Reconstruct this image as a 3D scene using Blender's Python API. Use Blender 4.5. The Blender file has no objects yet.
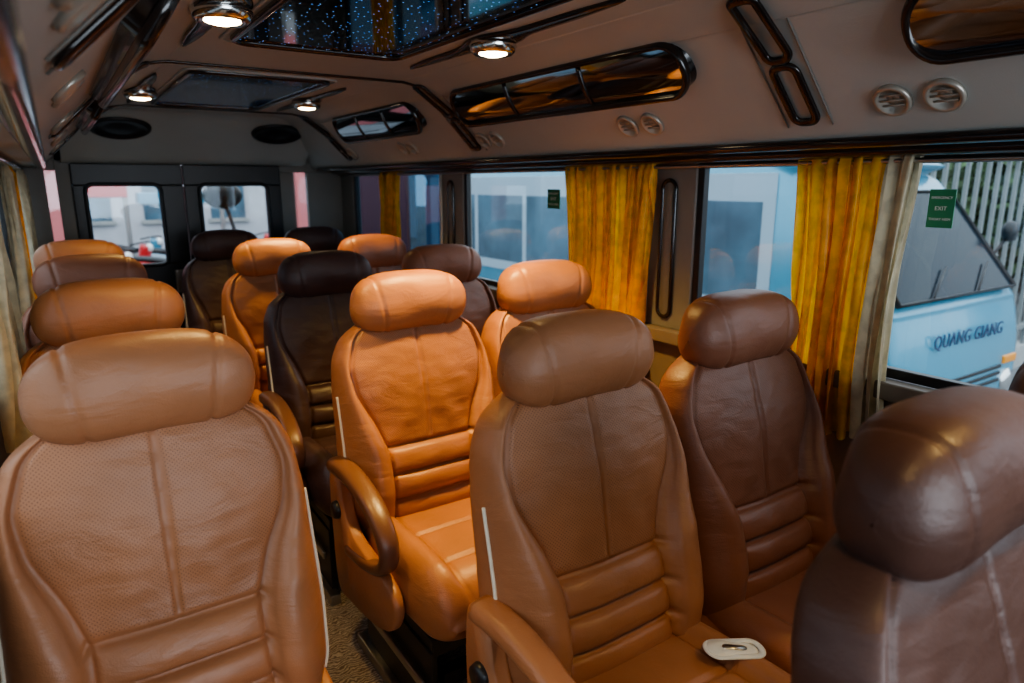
import bpy, bmesh, math, random
import numpy as np
from mathutils import Vector, Matrix, noise
random.seed(7)
CX=0.725
XR=1.65; XL=-0.20
COL=bpy.context.scene.collection
try: bpy.context.scene.view_settings.look='AgX - Medium High Contrast'
except Exception: pass

# ---------------------------------------------------------------- materials
def newmat(name):
    m=bpy.data.materials.new(name); m.use_nodes=True
    nt=m.node_tree; b=nt.nodes['Principled BSDF']
    return m,nt,b
def simple(name,col,rough=.5,metal=0,spec=.5,coat=0,noise_scale=None,var=.12,bump=0,bscale=200,emis=None,estr=0):
    m,nt,b=newmat(name)
    b.inputs['Base Color'].default_value=(*col,1)
    b.inputs['Roughness'].default_value=rough
    b.inputs['Metallic'].default_value=metal
    b.inputs['Specular IOR Level'].default_value=spec
    b.inputs['Coat Weight'].default_value=coat
    tc=nt.nodes.new('ShaderNodeTexCoord')
    if noise_scale:
        n=nt.nodes.new('ShaderNodeTexNoise'); n.inputs['Scale'].default_value=noise_scale; n.inputs['Detail'].default_value=4
        nt.links.new(tc.outputs['Object'],n.inputs['Vector'])
        r=nt.nodes.new('ShaderNodeValToRGB')
        r.color_ramp.elements[0].position=.3; r.color_ramp.elements[1].position=.7
        r.color_ramp.elements[0].color=(*[c*(1-var) for c in col],1)
        r.color_ramp.elements[1].color=(*[min(1,c*(1+var)) for c in col],1)
        nt.links.new(n.outputs['Fac'],r.inputs['Fac']); nt.links.new(r.outputs['Color'],b.inputs['Base Color'])
    if bump:
        n2=nt.nodes.new('ShaderNodeTexNoise'); n2.inputs['Scale'].default_value=bscale; n2.inputs['Detail'].default_value=3
        nt.links.new(tc.outputs['Object'],n2.inputs['Vector'])
        bp=nt.nodes.new('ShaderNodeBump'); bp.inputs['Strength'].default_value=bump; bp.inputs['Distance'].default_value=.002
        nt.links.new(n2.outputs['Fac'],bp.inputs['Height']); nt.links.new(bp.outputs['Normal'],b.inputs['Normal'])
    if emis:
        b.inputs['Emission Color'].default_value=(*emis,1); b.inputs['Emission Strength'].default_value=estr
    return m
def leather(name,col,rough=.40,perf=False):
    m,nt,b=newmat(name); LK=nt.links.new
    tc=nt.nodes.new('ShaderNodeTexCoord')
    n=nt.nodes.new('ShaderNodeTexNoise'); n.inputs['Scale'].default_value=6; n.inputs['Detail'].default_value=5
    LK(tc.outputs['Object'],n.inputs['Vector'])
    r=nt.nodes.new('ShaderNodeValToRGB'); r.color_ramp.elements[0].position=.3; r.color_ramp.elements[1].position=.7
    r.color_ramp.elements[0].color=(*[c*.86 for c in col],1); r.color_ramp.elements[1].color=(*[c*1.10 for c in col],1)
    LK(n.outputs['Fac'],r.inputs['Fac']); colout=r.outputs['Color']
    rn=nt.nodes.new('ShaderNodeMapRange'); rn.inputs[3].default_value=rough-.06; rn.inputs[4].default_value=rough+.10
    LK(n.outputs['Fac'],rn.inputs[0]); LK(rn.outputs[0],b.inputs['Roughness'])
    b.inputs['Specular IOR Level'].default_value=.5
    v=nt.nodes.new('ShaderNodeTexVoronoi'); v.inputs['Scale'].default_value=380
    LK(tc.outputs['Object'],v.inputs['Vector'])
    bp=nt.nodes.new('ShaderNodeBump'); bp.inputs['Strength'].default_value=.25 ; bp.inputs['Distance'].default_value=.001
    LK(v.outputs['Distance'],bp.inputs['Height'])
    last=bp
    mp=nt.nodes.new('ShaderNodeMapping'); mp.inputs['Scale'].default_value=(10,10,24); LK(tc.outputs['Object'],mp.inputs[0])
    n3=nt.nodes.new('ShaderNodeTexNoise'); n3.inputs['Scale'].default_value=1; n3.inputs['Detail'].default_value=3; n3.inputs['Distortion'].default_value=1.8
    LK(mp.outputs[0],n3.inputs['Vector'])
    bp2=nt.nodes.new('ShaderNodeBump'); bp2.inputs['Strength'].default_value=.34; bp2.inputs['Distance'].default_value=.006
    LK(n3.outputs['Fac'],bp2.inputs['Height']); LK(last.outputs['Normal'],bp2.inputs['Normal'])
    last=bp2
    if perf:
        sp=nt.nodes.new('ShaderNodeSeparateXYZ'); cb=nt.nodes.new('ShaderNodeCombineXYZ'); LK(tc.outputs['Object'],sp.inputs[0]); LK(sp.outputs[0],cb.inputs[0]); LK(sp.outputs[2],cb.inputs[1])
        rot=nt.nodes.new('ShaderNodeMapping'); rot.inputs['Rotation'].default_value=(0,0,math.radians(45)); LK(cb.outputs[0],rot.inputs[0])
        vv=nt.nodes.new('ShaderNodeTexVoronoi'); vv.voronoi_dimensions='2D'; vv.inputs['Randomness'].default_value=0; vv.inputs['Scale'].default_value=200; LK(rot.outputs[0],vv.inputs['Vector'])
        st=nt.nodes.new('ShaderNodeMapRange'); st.inputs[1].default_value=.12; st.inputs[2].default_value=.24; LK(vv.outputs['Distance'],st.inputs[0])
        mx=nt.nodes.new('ShaderNodeMix'); mx.data_type='RGBA'; LK(st.outputs[0],mx.inputs[0]); mx.inputs[6].default_value=(*[c*.33 for c in col],1); LK(colout,mx.inputs[7]); colout=mx.outputs[2]
    LK(colout,b.inputs['Base Color'])
    LK(last.outputs['Normal'],b.inputs['Normal'])
    return m
M={}
for k,c in dict(tan=(.385,.163,.076),red=(.25,.098,.056),dark=(.065,.034,.033),choc=(.080,.037,.028)).items():
    M[k]=leather('leather_'+k,c); M[k+'_p']=leather('perforated_leather_'+k,c,.43,True)
M['arm']=simple('armrest_brown',(.15,.068,.042),.35,bump=.2)
M['piping']=simple('piping_cream',(.75,.68,.55),.5)
M['black']=simple('black_plastic',(.012,.012,.014),.4,bump=.1)
M['metal']=simple('brushed_metal',(.45,.44,.42),.35,metal=1)
M['chrome']=simple('chrome',(.75,.74,.72),.15,metal=1)
M['duct']=simple('duct_vinyl',(.46,.475,.455),.45,noise_scale=3,var=.05,bump=.3,bscale=350)
M['wood']=simple('lacquered_walnut',(.016,.010,.009),.18,coat=.4,noise_scale=14,var=.4)
M['wall']=simple('wall_vinyl',(.19,.15,.12),.55,noise_scale=4,bump=.2)
M['pillar']=simple('pillar_vinyl',(.22,.205,.185),.5,noise_scale=4,bump=.2)
M['cream']=simple('cream_trim',(.6,.55,.47),.5)
M['mirror']=simple('dark_mirror_glass',(.30,.34,.38),.05,metal=1)
M['rubber']=simple('rubber',(.02,.02,.02),.7,noise_scale=20)
M['white']=simple('white_plastic',(.8,.8,.78),.4)
M['green']=simple('sticker_green',(.03,.22,.10),.5)
M['lamp']=simple('lamp_glow',(1,.8,.5),.3,emis=(1,.80,.48),estr=30)
def glassmat(name,tint,k=.7):
    m=bpy.data.materials.new(name); m.use_nodes=True; nt=m.node_tree; nt.nodes.clear()
    o=nt.nodes.new('ShaderNodeOutputMaterial'); t=nt.nodes.new('ShaderNodeBsdfTransparent'); g=nt.nodes.new('ShaderNodeBsdfGlossy')
    t.inputs[0].default_value=(*tint,1); g.inputs['Roughness'].default_value=.03; g.inputs[0].default_value=(.9,.95,1,1)
    mx=nt.nodes.new('ShaderNodeMixShader'); f=nt.nodes.new('ShaderNodeLayerWeight'); f.inputs[0].default_value=.5
    pw=nt.nodes.new('ShaderNodeMath'); pw.operation='POWER'; pw.inputs[1].default_value=4
    ma=nt.nodes.new('ShaderNodeMath'); ma.operation='MULTIPLY_ADD'; ma.inputs[1].default_value=k; ma.inputs[2].default_value=.05
    nt.links.new(f.outputs['Facing'],pw.inputs[0]); nt.links.new(pw.outputs[0],ma.inputs[0])
    nt.links.new(ma.outputs[0],mx.inputs[0]); nt.links.new(t.outputs[0],mx.inputs[1]); nt.links.new(g.outputs[0],mx.inputs[2])
    nt.links.new(mx.outputs[0],o.inputs[0]); return m
M['glass']=glassmat('window_glass',(.84,.91,.94))
M['glassdark']=glassmat('tinted_glass',(.10,.19,.27))
def carpet():
    m,nt,b=newmat('woven_carpet'); b.inputs['Roughness'].default_value=.95
    tc=nt.nodes.new('ShaderNodeTexCoord'); n=nt.nodes.new('ShaderNodeTexNoise'); n.inputs['Scale'].default_value=90; n.inputs['Detail'].default_value=5
    w=nt.nodes.new('ShaderNodeTexWave'); w.inputs['Scale'].default_value=30; w.inputs['Distortion'].default_value=14; w.bands_direction='Y'
    nt.links.new(tc.outputs['Object'],n.inputs['Vector']); nt.links.new(tc.outputs['Object'],w.inputs['Vector'])
    mx=nt.nodes.new('ShaderNodeMath'); mx.operation='MULTIPLY'; nt.links.new(n.outputs['Fac'],mx.inputs[0]); nt.links.new(w.outputs['Fac'],mx.inputs[1])
    r=nt.nodes.new('ShaderNodeValToRGB'); r.color_ramp.elements[0].position=.0; r.color_ramp.elements[1].position=.55
    r.color_ramp.elements[0].color=(.18,.13,.10,1); r.color_ramp.elements[1].color=(.55,.47,.40,1)
    nt.links.new(mx.outputs[0],r.inputs[0]); nt.links.new(r.outputs[0],b.inputs['Base Color'])
    bp=nt.nodes.new('ShaderNodeBump'); bp.inputs['Distance'].default_value=.004; nt.links.new(mx.outputs[0],bp.inputs['Height']); nt.links.new(bp.outputs[0],b.inputs['Normal'])
    return m
M['carpet']=carpet()
def stars():
    m,nt,b=newmat('star_ceiling_glass'); b.inputs['Base Color'].default_value=(.008,.010,.016,1); b.inputs['Roughness'].default_value=.06
    b.inputs['Coat Weight'].default_value=.5
    tc=nt.nodes.new('ShaderNodeTexCoord'); v=nt.nodes.new('ShaderNodeTexVoronoi'); v.inputs['Scale'].default_value=34; v.voronoi_dimensions='2D'
    nt.links.new(tc.outputs['Object'],v.inputs['Vector'])
    c=nt.nodes.new('ShaderNodeMath'); c.operation='LESS_THAN'; c.inputs[1].default_value=.055
    nt.links.new(v.outputs['Distance'],c.inputs[0])
    r=nt.nodes.new('ShaderNodeValToRGB'); r.color_ramp.elements[0].color=(.05,.25,1,1); r.color_ramp.elements[1].color=(.3,.6,1,1)
    nt.links.new(v.outputs['Color'],r.inputs[0]); nt.links.new(r.outputs[0],b.inputs['Emission Color'])
    k=nt.nodes.new('ShaderNodeMath'); k.operation='MULTIPLY'; k.inputs[1].default_value=1.8; nt.links.new(c.outputs[0],k.inputs[0]); nt.links.new(k.outputs[0],b.inputs['Emission Strength'])
    return m
M['stars']=stars()
def cloth(name,col,tr):
    m,nt,b=newmat(name); b.inputs['Base Color'].default_value=(*col,1); b.inputs['Roughness'].default_value=.45
    b.inputs['Sheen Weight'].default_value=.15
    t=nt.nodes.new('ShaderNodeBsdfTranslucent'); t.inputs[0].default_value=(*col,1)
    tc=nt.nodes.new('ShaderNodeTexCoord'); n=nt.nodes.new('ShaderNodeTexNoise'); n.inputs['Scale'].default_value=30; n.inputs['Detail'].default_value=5
    nt.links.new(tc.outputs['Object'],n.inputs['Vector']); 
    bp=nt.nodes.new('ShaderNodeBump'); bp.inputs['Distance'].default_value=.004; bp.inputs['Strength'].default_value=.5
    nt.links.new(n.outputs[0],bp.inputs['Height']); nt.links.new(bp.outputs[0],b.inputs['Normal'])
    r=nt.nodes.new('ShaderNodeMapRange'); r.inputs[1].default_value=.42; r.inputs[2].default_value=.62; nt.links.new(n.outputs[0],r.inputs[0])
    mc=nt.nodes.new('ShaderNodeMix'); mc.data_type='RGBA'; nt.links.new(r.outputs[0],mc.inputs[0]); mc.inputs[6].default_value=(*col,1); mc.inputs[7].default_value=(*[c*.80 for c in col],1)
    nt.links.new(mc.outputs[2],b.inputs['Base Color']); nt.links.new(mc.outputs[2],t.inputs[0])
    mx=nt.nodes.new('ShaderNodeMixShader'); mx.inputs[0].default_value=tr
    nt.links.new(b.outputs[0],mx.inputs[1]); nt.links.new(t.outputs[0],mx.inputs[2]); nt.links.new(mx.outputs[0],nt.nodes['Material Output'].inputs[0])
    return m
M['curt']=cloth('curtain_gold',(.98,.53,.035),.46)
M['lining']=cloth('curtain_lining',(.72,.62,.43),.36)

# ---------------------------------------------------------------- mesh helpers
def obj(name,me,parent=None,loc=(0,0,0),rot=(0,0,0)):
    o=bpy.data.objects.new(name,me); COL.objects.link(o); o.location=loc; o.rotation_euler=rot
    if parent: o.parent=parent
    return o
def empty(name,loc=(0,0,0),rot=(0,0,0)):
    e=bpy.data.objects.new(name,None); e.empty_display_size=.1; COL.objects.link(e); e.location=loc; e.rotation_euler=rot; return e
def mesh_from(verts,faces,mats,name='m',smooth=True,midx=None):
    me=bpy.data.meshes.new(name); me.from_pydata([tuple(v) for v in verts],[],faces)
    for m in mats: me.materials.append(m)
    bm=bmesh.new(); bm.from_mesh(me); bmesh.ops.remove_doubles(bm,verts=bm.verts,dist=1e-6); 
    if midx is None: bmesh.ops.recalc_face_normals(bm,faces=bm.faces)
    bm.to_mesh(me); bm.free()
    if smooth: me.polygons.foreach_set('use_smooth',[True]*len(me.polygons))
    return me
def loft(rings,closed_ring=True,cap=True,mats=(),name='m',closed_path=False):
    n=len(rings[0]); V=[p for r in rings for p in r]; F=[]
    R=len(rings); 
    for i in range(R if closed_path else R-1):
        a=i*n; b=((i+1)%R)*n
        for j in range(n if closed_ring else n-1):
            k=(j+1)%n; F.append((a+j,a+k,b+k,b+j))
    if cap and closed_ring and not closed_path:
        F.append(tuple(range(n))[::-1]); F.append(tuple((R-1)*n+j for j in range(n)))
    return mesh_from(V,F,mats,name)
def sweep(path,a,b,ref,closed=False,n=12,mats=(),name='m',expo=2.0):
    path=[Vector(p) for p in path]; ref=Vector(ref); rings=[]
    L=len(path)
    for i,p in enumerate(path):
        if closed: t=path[(i+1)%L]-path[i-1]
        else: t=path[min(i+1,L-1)]-path[max(i-1,0)]
        t.normalize(); s=(ref-t*ref.dot(t)); s.normalize(); q=t.cross(s)
        aa=a[i] if hasattr(a,'__len__') else a; bb=b[i] if hasattr(b,'__len__') else b
        ring=[]
        for j in range(n):
            th=2*math.pi*j/n; c=math.cos(th); d=math.sin(th)
            c=math.copysign(abs(c)**(2/expo),c); d=math.copysign(abs(d)**(2/expo),d)
            ring.append(p+s*(aa*c)+q*(bb*d))
        rings.append(ring)
    return loft(rings,True,True,mats,name,closed)
def catmull(pts,k=8,closed=False):
    P=[Vector(p) for p in pts]; out=[]; n=len(P)
    for i in range(n if closed else n-1):
        if closed: p0,p1,p2,p3=P[i-1],P[i],P[(i+1)%n],P[(i+2)%n]
        else: p0,p1,p2,p3=P[max(i-1,0)],P[i],P[i+1],P[min(i+2,n-1)]
        for j in range(k):
            t=j/k
            out.append(.5*((2*p1)+(-p0+p2)*t+(2*p0-5*p1+4*p2-p3)*t*t+(-p0+3*p1-3*p2+p3)*t**3))
    if not closed: out.append(P[-1])
    return out
def boxes(name,lst,mats,bev=.004,parent=None,seg=2):
    V=[];F=[];MI=[]
    for (x0,x1,y0,y1,z0,z1,mi) in lst:
        s=len(V); V+=[(x0,y0,z0),(x1,y0,z0),(x1,y1,z0),(x0,y1,z0),(x0,y0,z1),(x1,y0,z1),(x1,y1,z1),(x0,y1,z1)]
        for f in [(0,3,2,1),(4,5,6,7),(0,1,5,4),(1,2,6,5),(2,3,7,6),(3,0,4,7)]: F.append(tuple(s+i for i in f)); MI.append(mi)
    me=bpy.data.meshes.new(name); me.from_pydata(V,[],F)
    for m in mats: me.materials.append(m)
    me.polygons.foreach_set('material_index',MI); me.update()
    o=obj(name,me,parent)
    if bev:
        md=o.modifiers.new('bevel','BEVEL'); md.width=bev; md.segments=seg; md.limit_method='ANGLE'
        me.polygons.foreach_set('use_smooth',[True]*len(me.polygons)); 
        wn=o.modifiers.new('wn','WEIGHTED_NORMAL'); wn.keep_sharp=True
    return o
def quad(name,pts,mat,parent=None):
    return obj(name,mesh_from(pts,[(0,1,2,3)],[mat],smooth=False),parent)
def join(name,parts,parent=None):
    bm=bmesh.new(); mats=[]
    for me,mt in parts:
        off={}
        for i,m in enumerate(me.materials):
            if m not in mats: mats.append(m)
            off[i]=mats.index(m)
        t=me.copy(); 
        if mt is not None: t.transform(mt)
        for p in t.polygons: p.material_index=off.get(p.material_index,0)
        bm.from_mesh(t); bpy.data.meshes.remove(t)
    out=bpy.data.meshes.new(name); bm.to_mesh(out); bm.free()
    for m in mats: out.materials.append(m)
    return obj(name,out,parent)
def cyl(r,h,n=32,mats=(),r2=None):
    r2=r if r2 is None else r2
    rings=[[(r*math.cos(2*math.pi*j/n),r*math.sin(2*math.pi*j/n),-h/2) for j in range(n)],[(r2*math.cos(2*math.pi*j/n),r2*math.sin(2*math.pi*j/n),h/2) for j in range(n)]]
    me=loft(rings,True,True,mats); 
    for p in me.polygons: p.use_smooth=len(p.vertices)==4
    return me
def lathe(prof,n=40,mats=()):
    rings=[[(r*math.cos(2*math.pi*j/n),r*math.sin(2*math.pi*j/n),z) for j in range(n)] for r,z in prof]
    return loft(rings,True,True,mats)
def T(x,y,z,rx=0,ry=0,rz=0,s=1):
    from mathutils import Euler
    return Matrix.Translation((x,y,z))@Euler((rx,ry,rz)).to_matrix().to_4x4()@Matrix.Scale(s,4)
def text_mesh(s,size,mat,ext=.002,sp=1.0):
    c=bpy.data.curves.new('t','FONT'); c.body=s; c.size=size; c.extrude=ext; c.align_x='CENTER'; c.align_y='CENTER'; c.space_character=sp
    o=bpy.data.objects.new('t',c); COL.objects.link(o); bpy.context.view_layer.update()
    me=bpy.data.meshes.new_from_object(o.evaluated_get(bpy.context.evaluated_depsgraph_get())); bpy.data.objects.remove(o)
    me.materials.clear(); me.materials.append(mat); return me
def tab(xs,ys,sm=.05,N=400):
    t=np.linspace(0,1,N); y=np.interp(t,xs,ys); k=max(3,int(sm*N)); 
    ker=np.hanning(k+2)[1:-1]; ker/=ker.sum(); yp=np.pad(y,k,mode='edge'); yy=np.convolve(yp,ker,'same')[k:-k]
    return lambda v:float(np.interp(v,t,yy))

# ---------------------------------------------------------------- seat meshes
H=.60
wf=tab([0,.1,.3,.5,.66,.80,.9,1],[.225,.247,.252,.247,.243,.234,.206,.15],.10)
pf=tab([0,.2,.36,.5,.62,.75,.9,1],[.142,.132,.132,.160,.196,.208,.180,.12],.12)
bf=tab([0,.15,.4,.6,.78,1],[.034,.058,.064,.036,.008,.0],.12)
PL=[.125,.245,.37]
def g(d,w): return math.exp(-(d/w)**2)
def bolster_xy(v,q):
    w=wf(v); p=min(pf(v),w-.02); B=bf(v)
    x=p+(w-p)*q
    edge=(1-q**2.6)**.5 if q<1 else 0
    y0=-.058-.018*g(v-.2,.16)*(1-q)
    y=(y0*edge - B*(math.sin(math.pi*min(1,.12+.88*q))**.75 if q<1 else 0))
    return x,y
def backrest(k):
    nv=130; nc=26; nb=16
    us=[]
    for i in range(nc+1): us.append(('c',i/nc))
    for i in range(1,nb+1): us.append(('b',math.sin(math.pi/2*i/nb)))
    rings=[]
    for iv in range(nv+1):
        v=iv/nv; z=v*H
        w=wf(v); p=min(pf(v),w-.02); B=bf(v)
        tc=1.0; ws=1
        if v>.86: 
            q=(v-.86)/.14; tc=math.sqrt(max(.0,1-q*q))*.97+.03; ws=.55+.45*tc
        if v<.05: tc=.6+.4*math.sqrt(1-(1-v/.05)**2)
        w*=ws; p*=ws
        half=[]
        for kind,q in us:
            if kind=='c':
                x=p*q
                y=-.058-.010*(1-q*q)
                if v<PL[2]+.03:
                    vv=v
                    e=0
                    for L in PL: e+=.013*g((vv-L)*H,.0060)
                    cell=[0]+PL
                    for a,b_ in zip(cell[:-1],cell[1:]):
                        if a<=vv<=b_: e-=.015*math.sin(math.pi*(vv-a)/(b_-a))**.6
                    y+=e*(1-.3*q**4)
                if v>PL[2]:
                    y+=.009*g(x,.0045)*min(1,(v-PL[2])/.03)
                    y-=.010*math.sin(math.pi*min(1,(v-PL[2])/.5))*(1-q*q)**.5 if q<1 else 0
                    y+=.0032*math.sin(46*(v*.6)+9*q)*q*(1-q)*4*min(1,(v-PL[2])/.1)*max(0,1-(v-PL[2])/.4)
                y-=.018*g(v-.2,.16)
                y+=.012*g((1-q)*p,.005)
                y*=tc
            else:
                x,y=bolster_xy(v,q); x*=ws
                y+=.012*g(q*(w-p),.005)
                y*=tc
            half.append((x,y))
        back=[]
        for i in range(1,15):
            th=math.pi/2*i/14
            back.append((w*math.cos(th)**.45 if i<14 else 0,.05*tc*math.sin(th)**.6))
        ring=[Vector((x,y,z)) for x,y in half]+[Vector((x,y,z)) for x,y in back]
        left=[Vector((-x,y,z)) for x,y in (half+back)[1:-1]][::-1]
        ring=ring+left
        for i,pp in enumerate(ring):
            nz=noise.noise(Vector((pp.x*9,pp.z*9,3.1)))*.0040+noise.noise(Vector((pp.x*20,pp.z*34,7.1)))*.0018
            pp.y+=nz*tc
        rings.append(ring)
    me=loft(rings,True,True,[M[k],M[k+'_p']],'backrest')
    for pl in me.polygons:
        c=pl.center; v=c.z/H
        if v>PL[2]+.02 and v<.93 and abs(c.x)<pf(v)-.010 and abs(c.x)>.008 and c.y<-.02: pl.material_index=1
    return me
def headrest(mat):
    rings=[]; N=90; hl=.176
    for i in range(N+1):
        s=-math.cos(math.pi*i/N)
        x=s*hl; r=(1-min(1,abs(s))**4.2)**(1/2.2) if abs(s)<1 else 0
        r=max(r,.01)
        ring=[]
        n=44
        for j in range(n):
            th=2*math.pi*j/n; c=math.cos(th); d=math.sin(th)
            c=math.copysign(abs(c)**.82,c); d=math.copysign(abs(d)**.82,d)
            gr=1-.065*g(abs(x)-(.104+.012*d),.0042)
            puff=1+.03*(1-abs(s)**2)
            y=.070*c*r*gr*puff -.014*(s*s)
            z=.087*d*r*gr*(1-.04*s*s) -.008*s*s
            ring.append(Vector((x,y+ (.008*noise.noise(Vector((x*8,d,c)))) ,z)))
        rings.append(ring)
    return loft(rings,True,True,[mat],'headrest')
def cushion(mat):
    L=.50; nv=80; rings=[]
    for iv in range(nv+1):
        v=iv/nv
        y=-L*v
        w=.228+.010*math.sin(math.pi*v)
        top=.155+.012*math.sin(math.pi*v*.9); bot=0.0
        if v>.80:
            q=(v-.80)/.20; k=math.sqrt(max(0,1-q**2.4)); top=.055+(top-.055)*k; bot=.055-.055*k; w=w-.05*(1-k)
        if v<.05: 
            q=1-v/.05; k=math.sqrt(1-q*q)*.5+.5; top*=k
        p=.145
        half=[]
        for i in range(17):
            q=i/16; x=p*q*min(1,w/.228)
            z=top-.004*q*q
            for Lc in (.42,.74): z-=.008*g((v-Lc)*L,.006)
            z-=.008*g((1-q)*p,.005)
            half.append((x,z))
        for i in range(1,15):
            q=math.sin(math.pi/2*i/14); pp=p*min(1,w/.228)
            x=pp+(w-pp)*q; hgt=(top-bot)
            z=bot+hgt*.45+(hgt*.55)*((1-q**3)**.5 if q<1 else 0)+ .022*math.sin(math.pi*min(1,.1+.9*q))*(1 if v<.8 else max(0,1-(v-.8)/.2))
            z-=.008*g(q*(w-pp),.005)
            half.append((x,z))
        for i in range(1,9):
            th=math.pi/2*i/8; half.append((w*(math.cos(th)**.3 if i<8 else 0),bot+(top-bot)*.45*(1-math.sin(th)**.6)))
        ring=[Vector((x,y,z)) for x,z in half]+[Vector((-x,y,z)) for x,z in half[1:-1]][::-1]
        rings.append(ring)
    return loft(rings,True,True,[mat],'cushion')
def piping():
    parts=[]
    for s in (-1,1):
        path=[]
        for i in range(40):
            v=.06+.58*i/39
            x,y=bolster_xy(v,.95)
            path.append((s*(x+.001),y-.002,v*H))
        parts.append(sweep(path,.0038,.0038,(0,1,0),n=8,mats=[M['piping']]))
    bm=bmesh.new()
    for me in parts: bm.from_mesh(me)
    out=bpy.data.meshes.new('piping'); bm.to_mesh(out); bm.free(); out.materials.append(M['piping']); 
    return out
def armrest(mat):
    pts=[(0,.03,.60),(0,-.08,.606),(0,-.19,.588),(0,-.265,.555),(0,-.305,.51),(0,-.30,.46),(0,-.245,.42),(0,-.14,.39),(0,-.04,.375)]
    path=catmull(pts,7); n=len(path)
    a=[.031-.012*(i/n) for i in range(n)]; b=[.022-.008*(i/n) for i in range(n)]
    return sweep(path,a,b,(1,0,0),n=20,mats=[mat],name='armrest',expo=2.8)
SM={}
for k in ('tan','red','dark','choc'):
    SM[k]=dict(back=backrest(k),head=headrest(M[k]),cush=cushion(M[k]))
SM['arm']=armrest(M['arm']); SM['armt']=armrest(M['tan']); SM['pip']=piping()
def side_shield(mat,arm=False):
    if arm: out=[(.06,.22),(.085,.40),(.085,.56),(.05,.60),(.0,.585),(-.02,.50),(-.07,.44),(-.18,.42),(-.28,.41),(-.34,.38),(-.345,.33),(-.30,.275),(-.2,.24),(-.05,.215)]
    else: out=[(.05,.22),(.06,.34),(.03,.42),(-.1,.41),(-.25,.385),(-.34,.36),(-.37,.32),(-.34,.26),(-.26,.235),(-.1,.215)]
    P=catmull([(0,y,z) for y,z in out],5,True)
    rings=[]
    c=Vector((0,-.14,.33))
    for x,s in ((-.016,.95),(-.010,.99),(0,1),(.010,.99),(.016,.95)):
        rings.append([Vector((x,c.y+(p.y-c.y)*s,c.z+(p.z-c.z)*s)) for p in P])
    return loft(rings,True,True,[mat],'side_shield')
for k in ('tan','red','dark','choc'): SM['sh_'+k]=side_shield(M[k]); SM['sa_'+k]=side_shield(M[k],True)
def base_mesh():
    return [(-.20,.20,-.40,.0,.235,.285,0),(-.205,-.185,-.40,.02,.03,.25,0),(.185,.205,-.40,.02,.03,.25,0),
       (-.225,-.190,-.44,.06,.0,.035,1),(.190,.225,-.44,.06,.0,.035,1),(-.15,.15,-.36,-.32,.10,.14,0),(-.15,.15,-.08,-.04,.10,.14,0),
       (-.222,-.212,-.38,.0,.14,.165,1)]
def passenger_seat(x,yh,kind,arm=0,zoff=0,rz=0,tilt=13,armk='arm'):
    piv=yh-.11
    e=empty('passenger_seat',(x,piv,0),(0,0,rz))
    t=-math.radians(tilt)
    b=obj('backrest',SM[kind]['back'],e,(0,0,.40+zoff),(t,0,0))
    h=obj('headrest',SM[kind]['head'],e); 
    Rm=Matrix.Rotation(t,3,'X'); hp=Vector((0,0,.40+zoff))+Rm@Vector((0,-.035,.628)); h.location=hp; h.rotation_euler=(t*.3,0,0)
    for s in (-.06,.06):
        me=cyl(.006,.12,12,[M['chrome']]); obj('headrest_post',me,e,Vector((s,0,.40+zoff))+Rm@Vector((0,0,.56)),(t,0,0))
    obj('piping',SM['pip'],e,(0,0,.40+zoff),(t,0,0))
    c=obj('cushion',SM[kind]['cush'],e,(0,.0,.285))
    c.rotation_euler=(math.radians(-2),0,0)
    for s in (-1,1):
        if s==arm: obj('side_shield',SM['sa_'+kind],e,(s*.256,0,0))
        elif arm==0: obj('side_shield',SM['sh_'+kind],e,(s*.226,0,0))
    if arm:
        obj('armrest',SM[armk],e,(arm*.262,0,0))
        obj('armrest_pivot_cap',lathe([(.001,-.012),(.022,-.012),(.026,0),(.022,.012),(.001,.012)],24,[M['black']]),e,(arm*.275,.02,.47),(0,math.pi/2,0))
    o=boxes('seat_base',base_mesh(),[M['black'],M['metal']],.004,e)
    return e
Y=[.36,1.02,1.80,2.52,3.22,3.92]
XM=.825; XRt=1.312; XLt=.092
passenger_seat(.800,.325,'choc',-1,zoff=.016)
passenger_seat(1.300,.36,'choc',0)
s1=passenger_seat(XM-.004,Y[1],'tan',-1,armk='armt')
passenger_seat(XRt-.004,Y[1],'red',0)
passenger_seat(XM,Y[2],'tan',-1)
passenger_seat(XRt,Y[2],'tan',0)
passenger_seat(XM-.005,Y[3],'dark',-1)
passenger_seat(XRt,Y[3],'red',0)
passenger_seat(XM-.015,Y[4],'tan',-1)
passenger_seat(XRt-.02,Y[4],'red',0)
passenger_seat(.76,4.0,'dark',0)
passenger_seat(1.25,4.0,'dark',0)
passenger_seat(XLt,1.28,'tan',0)
passenger_seat(XLt,2.07,'tan',0)
passenger_seat(XLt-.01,2.85,'red',0)
passenger_seat(XLt-.02,3.62,'tan',0)

def rrect(w,h,r,k=8):
    pts=[]
    for cx,cy,a0 in ((w/2-r,h/2-r,0),(-w/2+r,h/2-r,90),(-w/2+r,-h/2+r,180),(w/2-r,-h/2+r,270)):
        for i in range(k+1):
            a=math.radians(a0+90*i/k); pts.append((cx+r*math.cos(a),cy+r*math.sin(a)))
    return pts
st=empty('pull_strap'); st.parent=s1; st.location=(.165,-.195,.478); st.rotation_euler=(0,math.radians(4),math.radians(-35))
pts=rrect(.105,.046,.022)
obj('strap_loop',sweep([(a,b,.004*math.sin(a*40)) for a,b in pts],.003,.007,(0,0,1),closed=True,n=8,mats=[M['white']]),st)
obj('strap_pad',loft([[Vector((a*k,b*k,z)) for a,b in pts] for k,z in ((.9,-.004),(1,-.002),(.98,.001),(.6,.003))],True,True,[M['white']]),st)
obj('strap_slot',loft([[Vector((a*.45,b*.3,z)) for a,b in pts] for z in (.0,.0045)],True,True,[M['metal']]),st)

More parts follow.
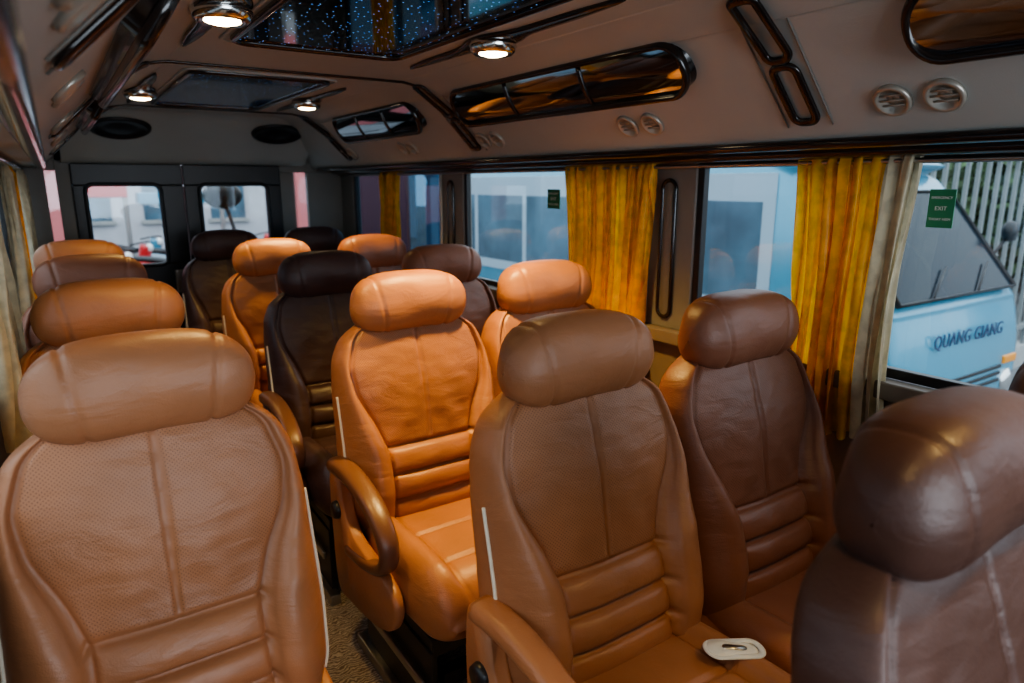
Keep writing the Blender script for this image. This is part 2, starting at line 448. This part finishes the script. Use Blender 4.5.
# ---------------------------------------------------------------- shell
YF=-1.5; YB=4.6
boxes('floor',[(XL-.05,XR+.05,YF,YB,-.05,0,0)],[M['carpet']],0)
prof=[(0,1.712),(.345,1.712),(.395,1.71),(.445,1.700),(.485,1.684),(.515,1.668),(.545,1.645),(.73,1.462),(.745,1.445),(.76,1.438),(.805,1.436),(.975,1.436)]
pr=catmull([(x,0,z) for x,z in prof],5)
full=[(CX+p.x,p.z) for p in pr]; full=[(2*CX-x,z) for x,z in full[::-1]][:-1]+full
def ceil_at(d):
    return float(np.interp(abs(d),[p.x for p in pr],[p.z for p in pr]))
ys=list(np.linspace(YF,YB,30))
ceil=loft([[Vector((x,y,z)) for x,z in full] for y in ys],False,False,[M['duct']],'ceiling')
obj('ceiling',ceil)
bk=loft([[Vector((x,y,z)) for x in np.linspace(CX-.66,CX+.66,20)] for y,z in [(4.05,1.715),(4.12,1.705),(4.2,1.67),(4.40,1.55),(4.47,1.50),(4.5,1.47),(4.6,1.46)]],False,False,[M['duct']],'bulk')
obj('trim_1',bk)
WR=[(-.9,1.47),(1.68,2.92),(3.15,4.38)]
def wall(side):
    nm='wall_right' if side>0 else 'wall_left'
    x0,x1=(XR,XR+.05) if side>0 else (XL-.05,XL)
    L=[(x0,x1,YF,YB,0,.88,0),(x0,x1,YF,YB,1.42,1.52,1)]
    pil=[(YF,WR[0][0]),(WR[0][1],WR[1][0]),(WR[1][1],WR[2][0]),(WR[2][1],YB)]
    for a,b in pil: L.append((x0,x1,a,b,.88,1.42,1))
    if side>0: L.append((XR-.04,XR,YF,YB,.84,.885,2))
    else: L.append((XL,XL+.02,YF,YB,.84,.885,2))
    boxes(nm,L,[M['wall'],M['pillar'],M['wall']],.006)
wall(1); wall(-1)
wn=1
for side in (1,-1):
    xx=XR+.03 if side>0 else XL-.03
    for i,(a,b) in enumerate(WR):
        e=empty('window_%d'%wn,(0,0,0)); wn+=1
        gm=M['glass'] if (i<2 or side<0) else M['glassdark']
        quad('pane',[(xx,a,.88),(xx,b,.88),(xx,b,1.42),(xx,a,1.42)],gm,e)
        xs=xx-.012*side
        fr=[(xs-.012,xs+.012,a,a+.025,.885,1.415,0),(xs-.012,xs+.012,b-.025,b,.885,1.415,0),(xs-.012,xs+.012,a,b,.885,.91,0),(xs-.012,xs+.012,a,b,1.395,1.418,0)]
        if i==0: fr.append((xs-.010,xs+.010,.88,.91,.9,1.4,0))
        boxes('frame',fr,[M['black']],.003,e)
tn=2
for side in (1,-1):
    X=lambda x: x if side>0 else 2*CX-x
    path=[(X(1.475),y,1.437) for y in np.linspace(YF,4.5,20)]
    me=sweep(path,.022,.012,(1,0,0),n=16,mats=[M['wood']],expo=3)
    path=[(X(1.60),y,1.422) for y in np.linspace(YF,4.5,20)]
    me2=sweep(path,.045,.014,(1,0,0),n=16,mats=[M['wood']],expo=3)
    path=[(X(1.605),y,1.40) for y in np.linspace(YF,4.5,20)]
    me3=sweep(path,.006,.006,(1,0,0),n=10,mats=[M['metal']])
    join('trim_%d'%tn,[(me,None),(me2,None),(me3,None)]); tn+=1

def place_on_duct(side,y,s):
    x=1.247+s*.7071; z=1.667-s*.7071
    return Vector(((x if side>0 else 2*CX-x),y,z))
def duct_axes(side):
    return (Vector((0,1,0)), Vector((.7071*side,0,-.7071)), Vector((-.7071*side,0,-.7071)))
def duct_window(side,yc,w):
    c=place_on_duct(side,yc,.055); e1,e2,n=duct_axes(side)
    pts=rrect(w,.125,.058)
    P=lambda a,b,o:c+e1*a+e2*b+n*o
    hh=.0575
    tl=lambda b:.028*(b+hh)/(2*hh)
    parts=[]
    parts.append((sweep([P(a,b,.007+tl(b)) for a,b in pts],.013,.009,n,closed=True,n=12,mats=[M['wood']]),None))
    parts.append((loft([[P(a*1.02,b*1.06,-.004) for a,b in pts],[P(a,b,.004+tl(b)) for a,b in pts]],True,False,[M['wood']]),None))
    rr=.056; rings=[]
    for b in np.linspace(-hh,hh,17):
        xh=w/2-.058+math.sqrt(max(0,rr**2-(abs(b)*.97)**2))
        o=.005+.009*(1-(b/hh)**2)+tl(b)
        rings.append([P(a,b,o) for a in np.linspace(-xh,xh,24)])
    parts.append((loft(rings,False,False,[M['mirror']]),None))
    for f in (-.17,.17):
        pth=[P(w*f,b,.007+.009*(1-(b/hh)**2)+tl(b)) for b in np.linspace(-.056,.056,9)]
        parts.append((sweep(pth,.008,.004,e1,n=8,mats=[M['wood']]),None))
    return join('duct_mirror_panel',parts)
def vent(side,y):
    c=place_on_duct(side,y,.222); e1,e2,n=duct_axes(side)
    pr=[(.0005,-.010),(.014,-.010),(.0155,-.004),(.026,-.002),(.028,.005),(.034,.006),(.037,.002),(.037,-.004)]
    me=lathe(pr,36,[M['ventm']]); 
    me2=lathe([(.0005,-.0102),(.0005,-.003),(.012,-.003),(.013,-.0105)],20,[M['ventm']])
    R=Matrix((e1,n.cross(e1),n)).transposed().to_4x4()
    mt=Matrix.Translation(c+n*.002)@R
    bars=[]
    for k in (-.012,0,.012):
        h=math.sqrt(.025**2-k*k)
        bars.append((sweep([(-h,k,.0),(h,k,.0)],.0025,.0015,(0,1,0),n=6,mats=[M['ventm']]),mt))
    return [(me,mt),(me2,mt)]+bars
M['ventm']=simple('vent_satin',(.50,.46,.40),.32,metal=.5)
def rib(side,y,top=.0,bot=.26):
    e1,e2,n=duct_axes(side); parts=[]
    for s0,s1,w in ((-.11,.09,.055),(.105,.255,.055)):
        c=place_on_duct(side,y,(s0+s1)/2); L=s1-s0
        pts=rrect(w,L,.020)
        if s0<0:
            P=[]
            for a,b in pts:
                s=(s0+s1)/2+b
                q=place_on_duct(side,y+a,s)
                zz=ceil_at(abs(q.x-CX)); q.z=min(q.z,zz) if s<.02 else q.z
                P.append(q+n*.005)
        else: P=[c+e1*a+e2*b+n*.005 for a,b in pts]
        parts.append((sweep(P,.007,.010,n,closed=True,n=10,mats=[M['wood']]),None))
    return parts
for side in (1,-1):
    for yc,w in ((.17,1.02),(1.74,1.10),(3.08,.92)):
        duct_window(side,yc,w)
    for yc in (-.1,.715,1.47,2.27,3.0,3.75):
        join('air_vent_pair',vent(side,yc-.048)+vent(side,yc+.048))
for y in (.96,2.40,3.80):
    parts=rib(1,y)+rib(-1,y)
    path=[]
    for d in np.linspace(-.45,.45,30): path.append((CX+d,y,ceil_at(d)-.003))
    parts.append((sweep(path,.009,.005,(0,1,0),n=10,mats=[M['wood']]),None))
    for side in (1,-1):
        e1,e2,n=duct_axes(side)
        for a in (-.055,.055):
            parts.append((sweep([place_on_duct(side,y+a,s)+n*.001 for s in np.linspace(.0,.27,8)],.002,.002,n,n=6,mats=[M['pillar']]),None))
    join('trim_%d'%tn,parts); tn+=1
CS=.66
def star_panel(y0,y1):
    w=.46; yc=(y0+y1)/2; L=y1-y0; z=1.706
    pts=rrect(w,L,.05)
    me=mesh_from([(CS+a,yc+b,z) for a,b in pts],[tuple(range(len(pts)))],[M['stars']],smooth=False)
    fr=sweep([(CS+a,yc+b,z) for a,b in pts],.010,.009,(0,0,1),closed=True,n=10,mats=[M['wood']])
    fr2=sweep([(CS+a*1.1,yc+b*1.04,z+.004) for a,b in pts],.004,.005,(0,0,1),closed=True,n=8,mats=[M['duct']])
    join('star_ceiling_panel',[(me,None),(fr,None),(fr2,None)])
star_panel(.15,1.96); star_panel(2.52,3.62)
def downlight(x,y,pw):
    parts=[]
    L=.50
    ol=[(0,-L),(.018,-L*.7),(.024,-L*.3),(.05,-.06),(.058,0),(.05,.06),(.024,L*.3),(.018,L*.7),(0,L),(-.018,L*.7),(-.024,L*.3),(-.05,.06),(-.058,0),(-.05,-.06),(-.024,-L*.3),(-.018,-L*.7)]
    P=catmull([(a,b,0) for a,b in ol],4,True)
    P=[Vector((x+p.x,y+p.y,0)) for p in P]
    def zz(p,o): return Vector((p.x,p.y,min(1.712,ceil_at(p.x-CX))-o))
    me=loft([[zz(p,0) for p in P],[zz(p,.008) for p in P],[zz(Vector((x+(p.x-x)*.8,y+(p.y-y)*.97,0)),.010) for p in P]],True,True,[M['wood']]); parts.append((me,None))
    z=1.705
    parts.append((lathe([(.060,0),(.062,-.010),(.057,-.024),(.050,-.030),(.042,-.028)],36,[M['chrome']]),T(x,y,z)))
    parts.append((lathe([(.0005,-.036),(.02,-.034),(.034,-.030),(.043,-.024)],30,[M['lamp']]),T(x,y,z)))
    o=join('ceiling_downlight',parts)
    l=bpy.data.lights.new('warm_spot','SPOT'); l.energy=pw; l.color=(1,.64,.20); l.spot_size=math.radians(105); l.spot_blend=.8; l.shadow_soft_size=.035
    lo=bpy.data.objects.new('warm_spot',l); COL.objects.link(lo); lo.location=(x,y,z-.055); lo.parent=o
for y,pr_,pl_ in ((.07,18,5),(1.60,78,20),(3.17,60,20)):
    downlight(.34,y,pl_); downlight(1.0,y,pr_)

boxes('wall_rear',[(XL-.05,-.02,YB,YB+.05,0,1.75,0),(-.02,.03,YB,YB+.05,1.42,1.75,0),(.03,.10,YB,YB+.05,0,1.75,0),
   (1.24,XR+.05,YB,YB+.05,0,1.02,0),(1.24,XR+.05,YB,YB+.05,1.42,1.75,0),(1.24,1.33,YB,YB+.05,1.02,1.42,0),(1.42,XR+.05,YB,YB+.05,1.02,1.42,0),
   (.02,1.24,YB,YB+.05,1.47,1.75,0),(-.02,.03,YB,YB+.05,0,1.02,0)],[M['pillar']],.004)
def rdoor(nm,x0,x1,wx0,wx1):
    e=empty(nm,(0,0,0))
    y0,y1=YB-.02,YB+.03
    boxes('door_panel',[(x0,x1,y0,y1,.02,.88,0),(x0,x1,y0,y1,1.34,1.46,0),(x0,wx0,y0,y1,.88,1.34,0),(wx1,x1,y0,y1,.88,1.34,0)],[M['black']],.006,e)
    pts=rrect(wx1-wx0+.01,.47,.04); c=Vector(((wx0+wx1)/2,y0-.005,1.11))
    obj('window_seal',sweep([c+Vector((a,0,b)) for a,b in pts],.018,.012,(0,1,0),closed=True,n=10,mats=[M['black']]),e)
    quad('glass',[(wx0,YB+.005,.88),(wx1,YB+.005,.88),(wx1,YB+.005,1.34),(wx0,YB+.005,1.34)],M['glass'],e)
    boxes('grab_handle',[(x1-.10 if x0<.5 else x0+.04,x1-.04 if x0<.5 else x0+.10,y0-.03,y0,.70,.84,0)],[M['metal']],.01,e)
rdoor('door_1',.10,.665,.165,.535)
rdoor('door_2',.67,1.24,.757,1.15)
for a,b in ((-.02,.03),(1.33,1.42)):
    e=empty('window_%d'%wn); wn+=1; quad('pane',[(a,YB+.01,1.02),(b,YB+.01,1.02),(b,YB+.01,1.42),(a,YB+.01,1.42)],M['glass'],e)
def speaker(x):
    y=4.25; z=1.637
    n=Vector((0,-.53,-.85)).normalized()
    R=n.to_track_quat('Z','Y').to_matrix().to_4x4(); mt=Matrix.Translation(Vector((x,y,z)))@R@Matrix.Diagonal((1.35,.85,1,1))
    me=lathe([(.0005,.012),(.05,.010),(.085,.004),(.09,.014),(.10,.016),(.108,.008),(.11,-.004)],40,[M['black']])
    join('oval_speaker',[(me,mt)])
speaker(.345); speaker(1.155)
boxes('wall_front',[(XL-.05,XR+.05,YF-.05,YF,0,.85,0),(XL-.05,XL+.06,YF-.05,YF,.85,1.7,0),(XR-.06,XR+.05,YF-.05,YF,.85,1.7,0)],[M['black']],.01)

for side in (1,-1):
    X=lambda x: x if side>0 else 2*CX-x
    for a,b in ((1.47,1.68),(2.92,3.15)):
        yc=(a+b)/2
        pts=rrect(.055,.44,.027)
        parts=[(sweep([(X(XR-.006),yc+p,1.14+q) for p,q in pts],.006,.007,(1,0,0),closed=True,n=10,mats=[M['wood']]),None)]
        parts.append((loft([[Vector((X(XR-.003-o),yc+p*k,1.14+q*k)) for p,q in pts] for o,k in ((0,1),(.003,.98))],True,True,[M['pillar']]),None))
        parts.append((sweep([(X(XR-.008),b-.018,z) for z in (.89,1.41)],.006,.010,(1,0,0),n=8,mats=[M['cream']]),None))
        join('trim_%d'%tn,parts); tn+=1

def curtain(y0,y1,zt,zb,side=1,folds=7,lin=.0,seed=0,xb=1.603,taper=.85,slant=0.):
    rnd=random.Random(seed); ph=[rnd.uniform(0,6.28) for _ in range(6)]
    nu=240; nv=44; V=[];F=[];MI=[]
    yc=(y0+y1)/2
    for j in range(nv+1):
        v=j/nv
        for i in range(nu+1):
            u=i/nu
            k=1-(1-taper)*math.sin(math.pi*min(1,v*.8))
            uw=u+.02*math.sin(5*v+ph[0])+.022*math.sin(2*math.pi*2*u+ph[1])+.012*math.sin(2*math.pi*5*u+ph[4])
            y=yc+(u-.5)*(y1-y0)*k+.008*math.sin(2*math.pi*folds*2*uw+ph[5])
            amp=(.014+.012*v)*(.75+.35*math.sin(2*math.pi*1.7*u+ph[3]))
            xx=xb+amp*math.sin(2*math.pi*folds*uw+.5*math.sin(3*v+ph[2]))+.006*math.sin(2*math.pi*folds*2.3*uw+ph[3]+1.5*v)+.003*math.sin(40*u+9*v)
            if v<.045: xx=xb+(xx-xb)*.55
            zbb=zb+slant*(1-u)
            z=zt+(zbb-zt)*v + (.008*math.sin(2*math.pi*folds*uw) if j==nv else 0)
            V.append((xx if side>0 else 2*CX-xx,y,z))
    for j in range(nv):
        for i in range(nu):
            a=j*(nu+1)+i; F.append((a,a+1,a+nu+2,a+nu+1)); MI.append(1 if (i/nu)<lin else 0)
    me=bpy.data.meshes.new('curtain'); me.from_pydata(V,[],F); me.materials.append(M['curt']); me.materials.append(M['lining'])
    me.polygons.foreach_set('material_index',MI); me.polygons.foreach_set('use_smooth',[True]*len(F))
    return obj('window_curtain',me)
curtain(.79,1.09,1.425,.66,1,8,.26,1,slant=.10)
curtain(1.60,2.06,1.42,.70,1,12,0,2)
curtain(3.55,3.80,1.42,.76,1,6,0,3)
curtain(1.9,2.3,1.42,.72,-1,9,1,4,xb=1.585)
curtain(2.95,3.35,1.42,.72,-1,9,.7,5,xb=1.575)
curtain(3.95,4.5,1.42,.72,-1,11,1,6,xb=1.565)
def sticker(y,z,w,h):
    e=empty('window_sticker',(XR+.012,y,z))
    boxes('label',[(-.001,.001,-w/2,w/2,-h/2,h/2,0)],[M['green']],0,e)
    for i,(t,s) in enumerate((('EMERGENCY',.010),('EXIT',.016),('THOAT HIEM',.010))):
        obj('lettering',text_mesh(t,s*w/.07*1.0,M['white'],.0003),e,(-.002,0,h*.28-i*h*.28),(math.pi/2,0,-math.pi/2))
sticker(2.21,1.29,.08,.075); sticker(.765,1.295,.055,.085)

# ---------------------------------------------------------------- exterior
GZ=-.75
M['asph']=simple('asphalt',(.16,.165,.17),.85,noise_scale=2,var=.25,bump=.4,bscale=60)
M['blue']=simple('bus_light_blue',(.07,.28,.40),.25,coat=.4,noise_scale=1,var=.04)
M['bwhite']=simple('bus_white',(.36,.48,.56),.25,coat=.4)
M['bglass']=simple('bus_window',(.012,.022,.032),.15,spec=.1)
M['bside']=simple('bus_side_window',(.09,.165,.22),.15,spec=.4,noise_scale=1.3,var=.5)
M['redp']=simple('red_paint',(.60,.03,.03),.3,coat=.5)
M['pink']=simple('pink_reflection_tint',(.62,.18,.18),.4)  # colour of the pink reflection in the rear corner windows, put on added panels
M['navy']=simple('navy_letter',(.02,.05,.12),.5)
M['amber']=simple('amber_lens',(.8,.3,.02),.2)
boxes('ground',[(-40,60,-40,60,GZ-.1,GZ,0)],[M['asph']],0)
def minibus(nm,loc,rz,body,stripe,txt=None,Lb=6.2,W=1.75,top=1.52):
    e=empty(nm,loc,(0,0,rz))
    h=top-GZ
    prof=[(0.04,.28),(0.0,.45),(.0,.95),(.06,1.28),(.12,1.38),(.60,2.02),(.78,2.17),(1.1,h),(Lb-.3,h),(Lb-.05,h-.12),(Lb,h-.6),(Lb,.30)]
    P=catmull([(0,y,z) for y,z in prof],4); 
    rings=[]
    for x,s in ((0,.985),(.03,.997),(.08,1),(W/2,1.003),(W-.08,1),(W-.03,.997),(W,.985)):
        rings.append([Vector((x,Lb/2+(p.y-Lb/2)*s,1.2+(p.z-1.2)*s)) for p in P])
    obj('body',loft(rings,True,True,[body]),e)
    boxes('roof_cap',[(.06,W-.06,.95,Lb-.3,h-.02,h+.05,0)],[M['bwhite']],.03,e)
    for xs in (-.012,W+.002):
        L=[]
        n=5; y=1.0; step=(Lb-1.35)/n
        for i in range(n): L.append((xs,xs+.01,y+i*step,y+(i+1)*step-.07,1.28,1.98,0))
        L.append((xs,xs+.01,.25,Lb-.1,.75,.90,1))
        boxes('side_windows',L,[M['bside'],stripe],.02,e)
        boxes('side_band',[(xs+.003,xs+.007,.9,Lb-.2,1.18,h-.1,0)],[M['bwhite']],.01,e)
    ws=[(.09,.085,1.37),(W-.09,.085,1.37),(W-.15,.585,2.03),(.15,.585,2.03)]
    obj('windshield',mesh_from([(x,y-.02,z+.012) for x,y,z in ws],[(0,1,2,3)],[M['bglass']],smooth=False),e)
    obj('windshield_seal',sweep([Vector((x,y-.02,z+.012)) for x,y,z in ws],.02,.01,(0,-.8,.6),closed=True,n=8,mats=[M['black']]),e)
    for x in (.5,1.1):
        obj('wiper',sweep([(x,.06,1.40),(x+.35,.17,1.56)],.008,.006,(1,0,0),n=6,mats=[M['black']]),e)
    boxes('bumper',[(-.01,W+.01,-.06,.15,.25,.52,0),(.35,W-.35,-.07,-.02,.55,.66,1)],[M['blue'] if body==M['blue'] else M['bwhite'],M['black']],.03,e)
    boxes('grille',[(.30,W-.30,-.02,.0,.72+.05*i,.745+.05*i,0) for i in range(3)],[M['black']],.005,e)
    for x in (.17,W-.17):
        obj('headlight',lathe([(.0005,.03),(.06,.025),(.09,.01),(.10,-.02)],30,[M['chrome']]),e,(x,-.01,.70),(math.pi/2,0,0))
        boxes('indicator',[(x-.10,x+.10,-.02,.02,.84,.90,0)],[M['amber']],.01,e)
    for x in (.10,W-.10):
        for y in (1.15,Lb-1.3):
            obj('wheel',lathe([(.001,-.06),(.12,-.07),(.2,-.10),(.33,-.11),(.36,-.07),(.36,.07),(.33,.11),(.2,.10),(.12,.07),(.001,.06)],36,[M['rubber']]),e,(x,y,.36),(0,math.pi/2,0))
            obj('hub',lathe([(.001,-.115),(.1,-.11),(.19,-.1),(.19,.1),(.1,.11),(.001,.115)],24,[M['metal']]),e,(x,y,.36),(0,math.pi/2,0))
    for s in (-1,1):
        xo=-.18 if s<0 else W+.18
        obj('wing_mirror',lathe([(.001,-.03),(.06,-.03),(.08,0),(.07,.04),(.001,.05)],20,[M['black']]),e,(xo,.25,1.75),(math.pi/2,0,0))
        obj('mirror_arm',sweep([(xo,.25,1.72),(xo+.1*-s*1,.28,1.6),((0 if s<0 else W),.32,1.5)],.012,.012,(0,1,0),n=8,mats=[M['black']]),e)
    if txt: obj('lettering',text_mesh(txt,.125,M['navy'],.003,1.1),e,(W/2+.03,-.012,1.12),(math.pi/2,0,0))
    return e
minibus('minibus',(4.05,2.0,GZ),0,M['blue'],M['bwhite'],'QUANG GIANG')
minibus('minibus',(7.2,4.6,GZ),math.radians(-4),M['bwhite'],M['blue'],None,6.5,1.9,1.9)
minibus('minibus',(-5.2,1.5,GZ),0,M['bwhite'],M['blue'],None,6.5,1.9,1.7)
def fence(x0,x1,y):
    e=empty('iron_fence',(0,0,0)); L=[]
    x=x0
    while x<x1: L.append((x,x+.035,y,y+.035,GZ,1.9,0)); x+=.22
    L+=[(x0,x1,y-.01,y+.045,-.3,-.25,0),(x0,x1,y-.01,y+.045,1.6,1.65,0),(x0,x1,y-.05,y+.10,GZ,GZ+.25,1)]
    boxes('bars',L,[M['fence'],M['conc']],0,e)
M['fence']=simple('fence_grey',(.22,.24,.24),.5); M['conc']=simple('concrete',(.35,.35,.34),.85,noise_scale=3,var=.2)
fence(6.3,16,3.2)
M['leaf']=simple('foliage',(.05,.09,.035),.7,noise_scale=6,var=.6,bump=1,bscale=25); M['bark']=simple('bark',(.10,.07,.05),.85,noise_scale=10,var=.3)
def tree(x,y,s,seed):
    e=empty('leafy_tree',(x,y,GZ)); r=random.Random(seed)
    obj('trunk',sweep([(0,0,0),(.05,0,1*s),(0,.1,2*s),(.1,.05,3*s)],[.2*s,.16*s,.12*s,.05*s],[.2*s,.16*s,.12*s,.05*s],(1,0,0),n=10,mats=[M['bark']]),e)
    V=[];F=[]
    for i in range(3000):
        th=r.uniform(0,6.28); ph=math.acos(r.uniform(-1,1)); rr=1.7*s*(r.random()**.4)
        c=Vector((rr*math.sin(ph)*math.cos(th),rr*math.sin(ph)*math.sin(th),2.0*s+rr*.95*math.cos(ph)))
        a=Vector((r.uniform(-1,1),r.uniform(-1,1),r.uniform(-1,1))).normalized(); b=a.orthogonal().normalized(); k=.13*s
        n=len(V); V+=[c-a*k,c-b*k*.5,c+a*k,c+b*k*.5]; F.append((n,n+1,n+2,n+3))
    me=bpy.data.meshes.new('f'); me.from_pydata(V,[],F); me.materials.append(M['leaf']); obj('foliage',me,e)
tree(12.2,5.2,1.05,1); tree(15.8,5.4,1.15,4); tree(19.5,7.0,1.3,2); tree(15,12,1.5,3)
M['plaster']=simple('plaster_pale',(.42,.48,.54),.8,noise_scale=1.5,var=.1)
M['plaster2']=simple('plaster_cream',(.50,.50,.53),.8,noise_scale=1.5,var=.1)
def building(nm,x0,x1,y0,y1,h,mat,face,n):
    L=[(x0,x1,y0,y1,GZ,h,0)]
    for i in range(n):
        for zz in (0.2,3.0):
            if face=='x':
                a=y0+(y1-y0)*(i+.2)/n; b=y0+(y1-y0)*(i+.75)/n
                L.append((x0-.04,x0,a,b,zz,zz+1.5,1)); L.append((x0-.12,x0,a-.1,b+.1,zz-.12,zz,2))
            else:
                a=x0+(x1-x0)*(i+.2)/n; b=x0+(x1-x0)*(i+.75)/n
                L.append((a,b,y0-.04,y0,zz,zz+1.5,1)); L.append((a-.1,b+.1,y0-.12,y0,zz-.12,zz,2))
    boxes(nm,L,[mat,M['bside'],M['conc']],.01)
building('shop_building',24,30,-6,34,6,M['plaster'],'x',9)
building('shop_building',-10,12,25,30,7,M['plaster2'],'y',11)
building('shop_building',-16,-11,-8,20,6,M['plaster'],'x',1)
boxes('shop_awning',[(-2,1.4,17.5,18.2,1.05,1.30,0),(1.6,3.4,17.5,18.2,.9,1.15,2),(-2,-1.9,17.6,17.7,GZ,1.1,1),(1.3,1.4,17.6,17.7,GZ,1.1,1),(3.3,3.4,17.6,17.7,GZ,1.0,1)],[M['redp'],M['metal'],M['blue']],.02)
boxes('pink_reflection_panel',[(2.75,4.4,9.4,9.46,.2,1.9,0),(2.70,2.80,9.5,9.6,GZ,1.95,1),(4.35,4.45,9.5,9.6,GZ,1.95,1)],[M['pink'],M['metal']],.01)  # added panel outside; imitates the pink reflection in the right rear corner window
boxes('pink_reflection_panel',[(-1.2,.12,7.0,7.06,.4,1.9,0),(-1.25,-1.15,7.1,7.2,GZ,1.95,1),(.05,.12,7.1,7.2,GZ,1.95,1)],[M['pink'],M['metal']],.01)  # same added panel for the left corner window's pink reflection
def motorbike(x,y,rz,mat):
    e=empty('motorbike',(x,y,GZ),(0,0,rz))
    for yy in (-.6,.6):
        obj('wheel',lathe([(.20,-.03),(.28,-.04),(.30,0),(.28,.04),(.20,.03),(.19,0)],30,[M['rubber']]),e,(0,yy,.30),(0,math.pi/2,0))
        obj('hub',lathe([(.001,-.03),(.2,-.008),(.2,.008),(.001,.03)],16,[M['metal']]),e,(0,yy,.30),(0,math.pi/2,0))
    obj('body',sweep(catmull([(0,.75,.72),(0,.45,.68),(0,.1,.50),(0,-.2,.45),(0,-.42,.70),(0,-.50,.98)],6),[.10+.04*math.sin(i/31*9) for i in range(31)],.10,(1,0,0),n=14,mats=[mat]),e)
    obj('seat_pad',sweep(catmull([(0,.75,.82),(0,.4,.80),(0,.0,.74)],6),.12,.05,(1,0,0),n=12,mats=[M['black']],expo=2.5),e)
    obj('handlebar',sweep(catmull([(-.33,-.38,1.0),(-.15,-.46,1.03),(.15,-.46,1.03),(.33,-.38,1.0)],5),.015,.015,(0,0,1),n=8,mats=[M['black']]),e)
    obj('fork',sweep([(0,-.6,.30),(0,-.47,.95)],.05,.03,(1,0,0),n=8,mats=[M['metal']]),e)
    obj('headlight',lathe([(.001,.05),(.06,.04),(.08,0),(.05,-.05),(.001,-.06)],20,[M['white']]),e,(0,-.56,.93),(math.pi/2,0,0))
    obj('front_fender',sweep(catmull([(0,-.95,.36),(0,-.82,.56),(0,-.6,.64),(0,-.4,.52)],5),.06,.012,(1,0,0),n=8,mats=[mat]),e)
rb=random.Random(3)
for i in range(9):
    motorbike(.55+.62*i*.62,13.2+(i%3)*1.5,rb.uniform(.5,1.4),M[['redp','redp','blue','redp','bwhite'][i%5]])
e=empty('rear_convex_mirror',(0,0,0))
me=lathe([(.001,-.02),(.10,-.02),(.125,-.01),(.13,.01),(.11,.03),(.001,.04)],32,[M['black']])
mh=obj('mirror_head',me,e,(.98,5.1,1.27),(math.pi/2,0,0)); mh.scale=(1.0,.7,1)
obj('mirror_glass',lathe([(.001,.0),(.09,-.002),(.10,.0),(.10,.004)],32,[M['bside']]),e,(.98,5.075,1.27),(math.pi/2,0,0)).scale=(1,.7,1)
obj('mirror_arm',sweep([(1.0,5.1,1.2),(1.02,4.95,1.0),(1.02,4.66,.95)],.014,.014,(1,0,0),n=8,mats=[M['black']]),e)

# ---------------------------------------------------------------- light
w=bpy.data.worlds.new('overcast'); bpy.context.scene.world=w; w.use_nodes=True
nt=w.node_tree; bg=nt.nodes['Background']; 
tc=nt.nodes.new('ShaderNodeTexCoord'); sx=nt.nodes.new('ShaderNodeSeparateXYZ'); nt.links.new(tc.outputs['Generated'],sx.inputs[0])
r=nt.nodes.new('ShaderNodeValToRGB'); r.color_ramp.elements[0].color=(.62,.72,.82,1); r.color_ramp.elements[1].color=(.84,.92,1,1); r.color_ramp.elements[0].position=0; r.color_ramp.elements[1].position=.6
nt.links.new(sx.outputs[2],r.inputs[0]); nt.links.new(r.outputs[0],bg.inputs[0]); bg.inputs[1].default_value=2.9
def area(name,loc,rot,sx,sy,en,col):
    l=bpy.data.lights.new(name,'AREA'); l.shape='RECTANGLE'; l.size=sx; l.size_y=sy; l.energy=en; l.color=col
    o=bpy.data.objects.new(name,l); COL.objects.link(o); o.location=loc; o.rotation_euler=rot; return o
area('windshield_daylight',(CX,YF+.02,1.25),(math.radians(90),0,0),1.7,.7,24,(.80,.90,1))

# ---------------------------------------------------------------- camera
cam=bpy.data.cameras.new('camera'); co=bpy.data.objects.new('camera',cam); COL.objects.link(co); bpy.context.scene.camera=co
f=680.; cam.sensor_width=36; cam.lens=f/1024*36; cam.clip_start=.02; cam.clip_end=200
psi=math.atan(462/698); p=math.atan(158/680)
Fv=Vector((math.sin(psi)*math.cos(p),math.cos(psi)*math.cos(p),-math.sin(p)))
co.location=(0,0,1.35); co.rotation_euler=Fv.to_track_quat('-Z','Y').to_euler()
cam.dof.use_dof=True; cam.dof.focus_distance=1.5; cam.dof.aperture_fstop=3.2
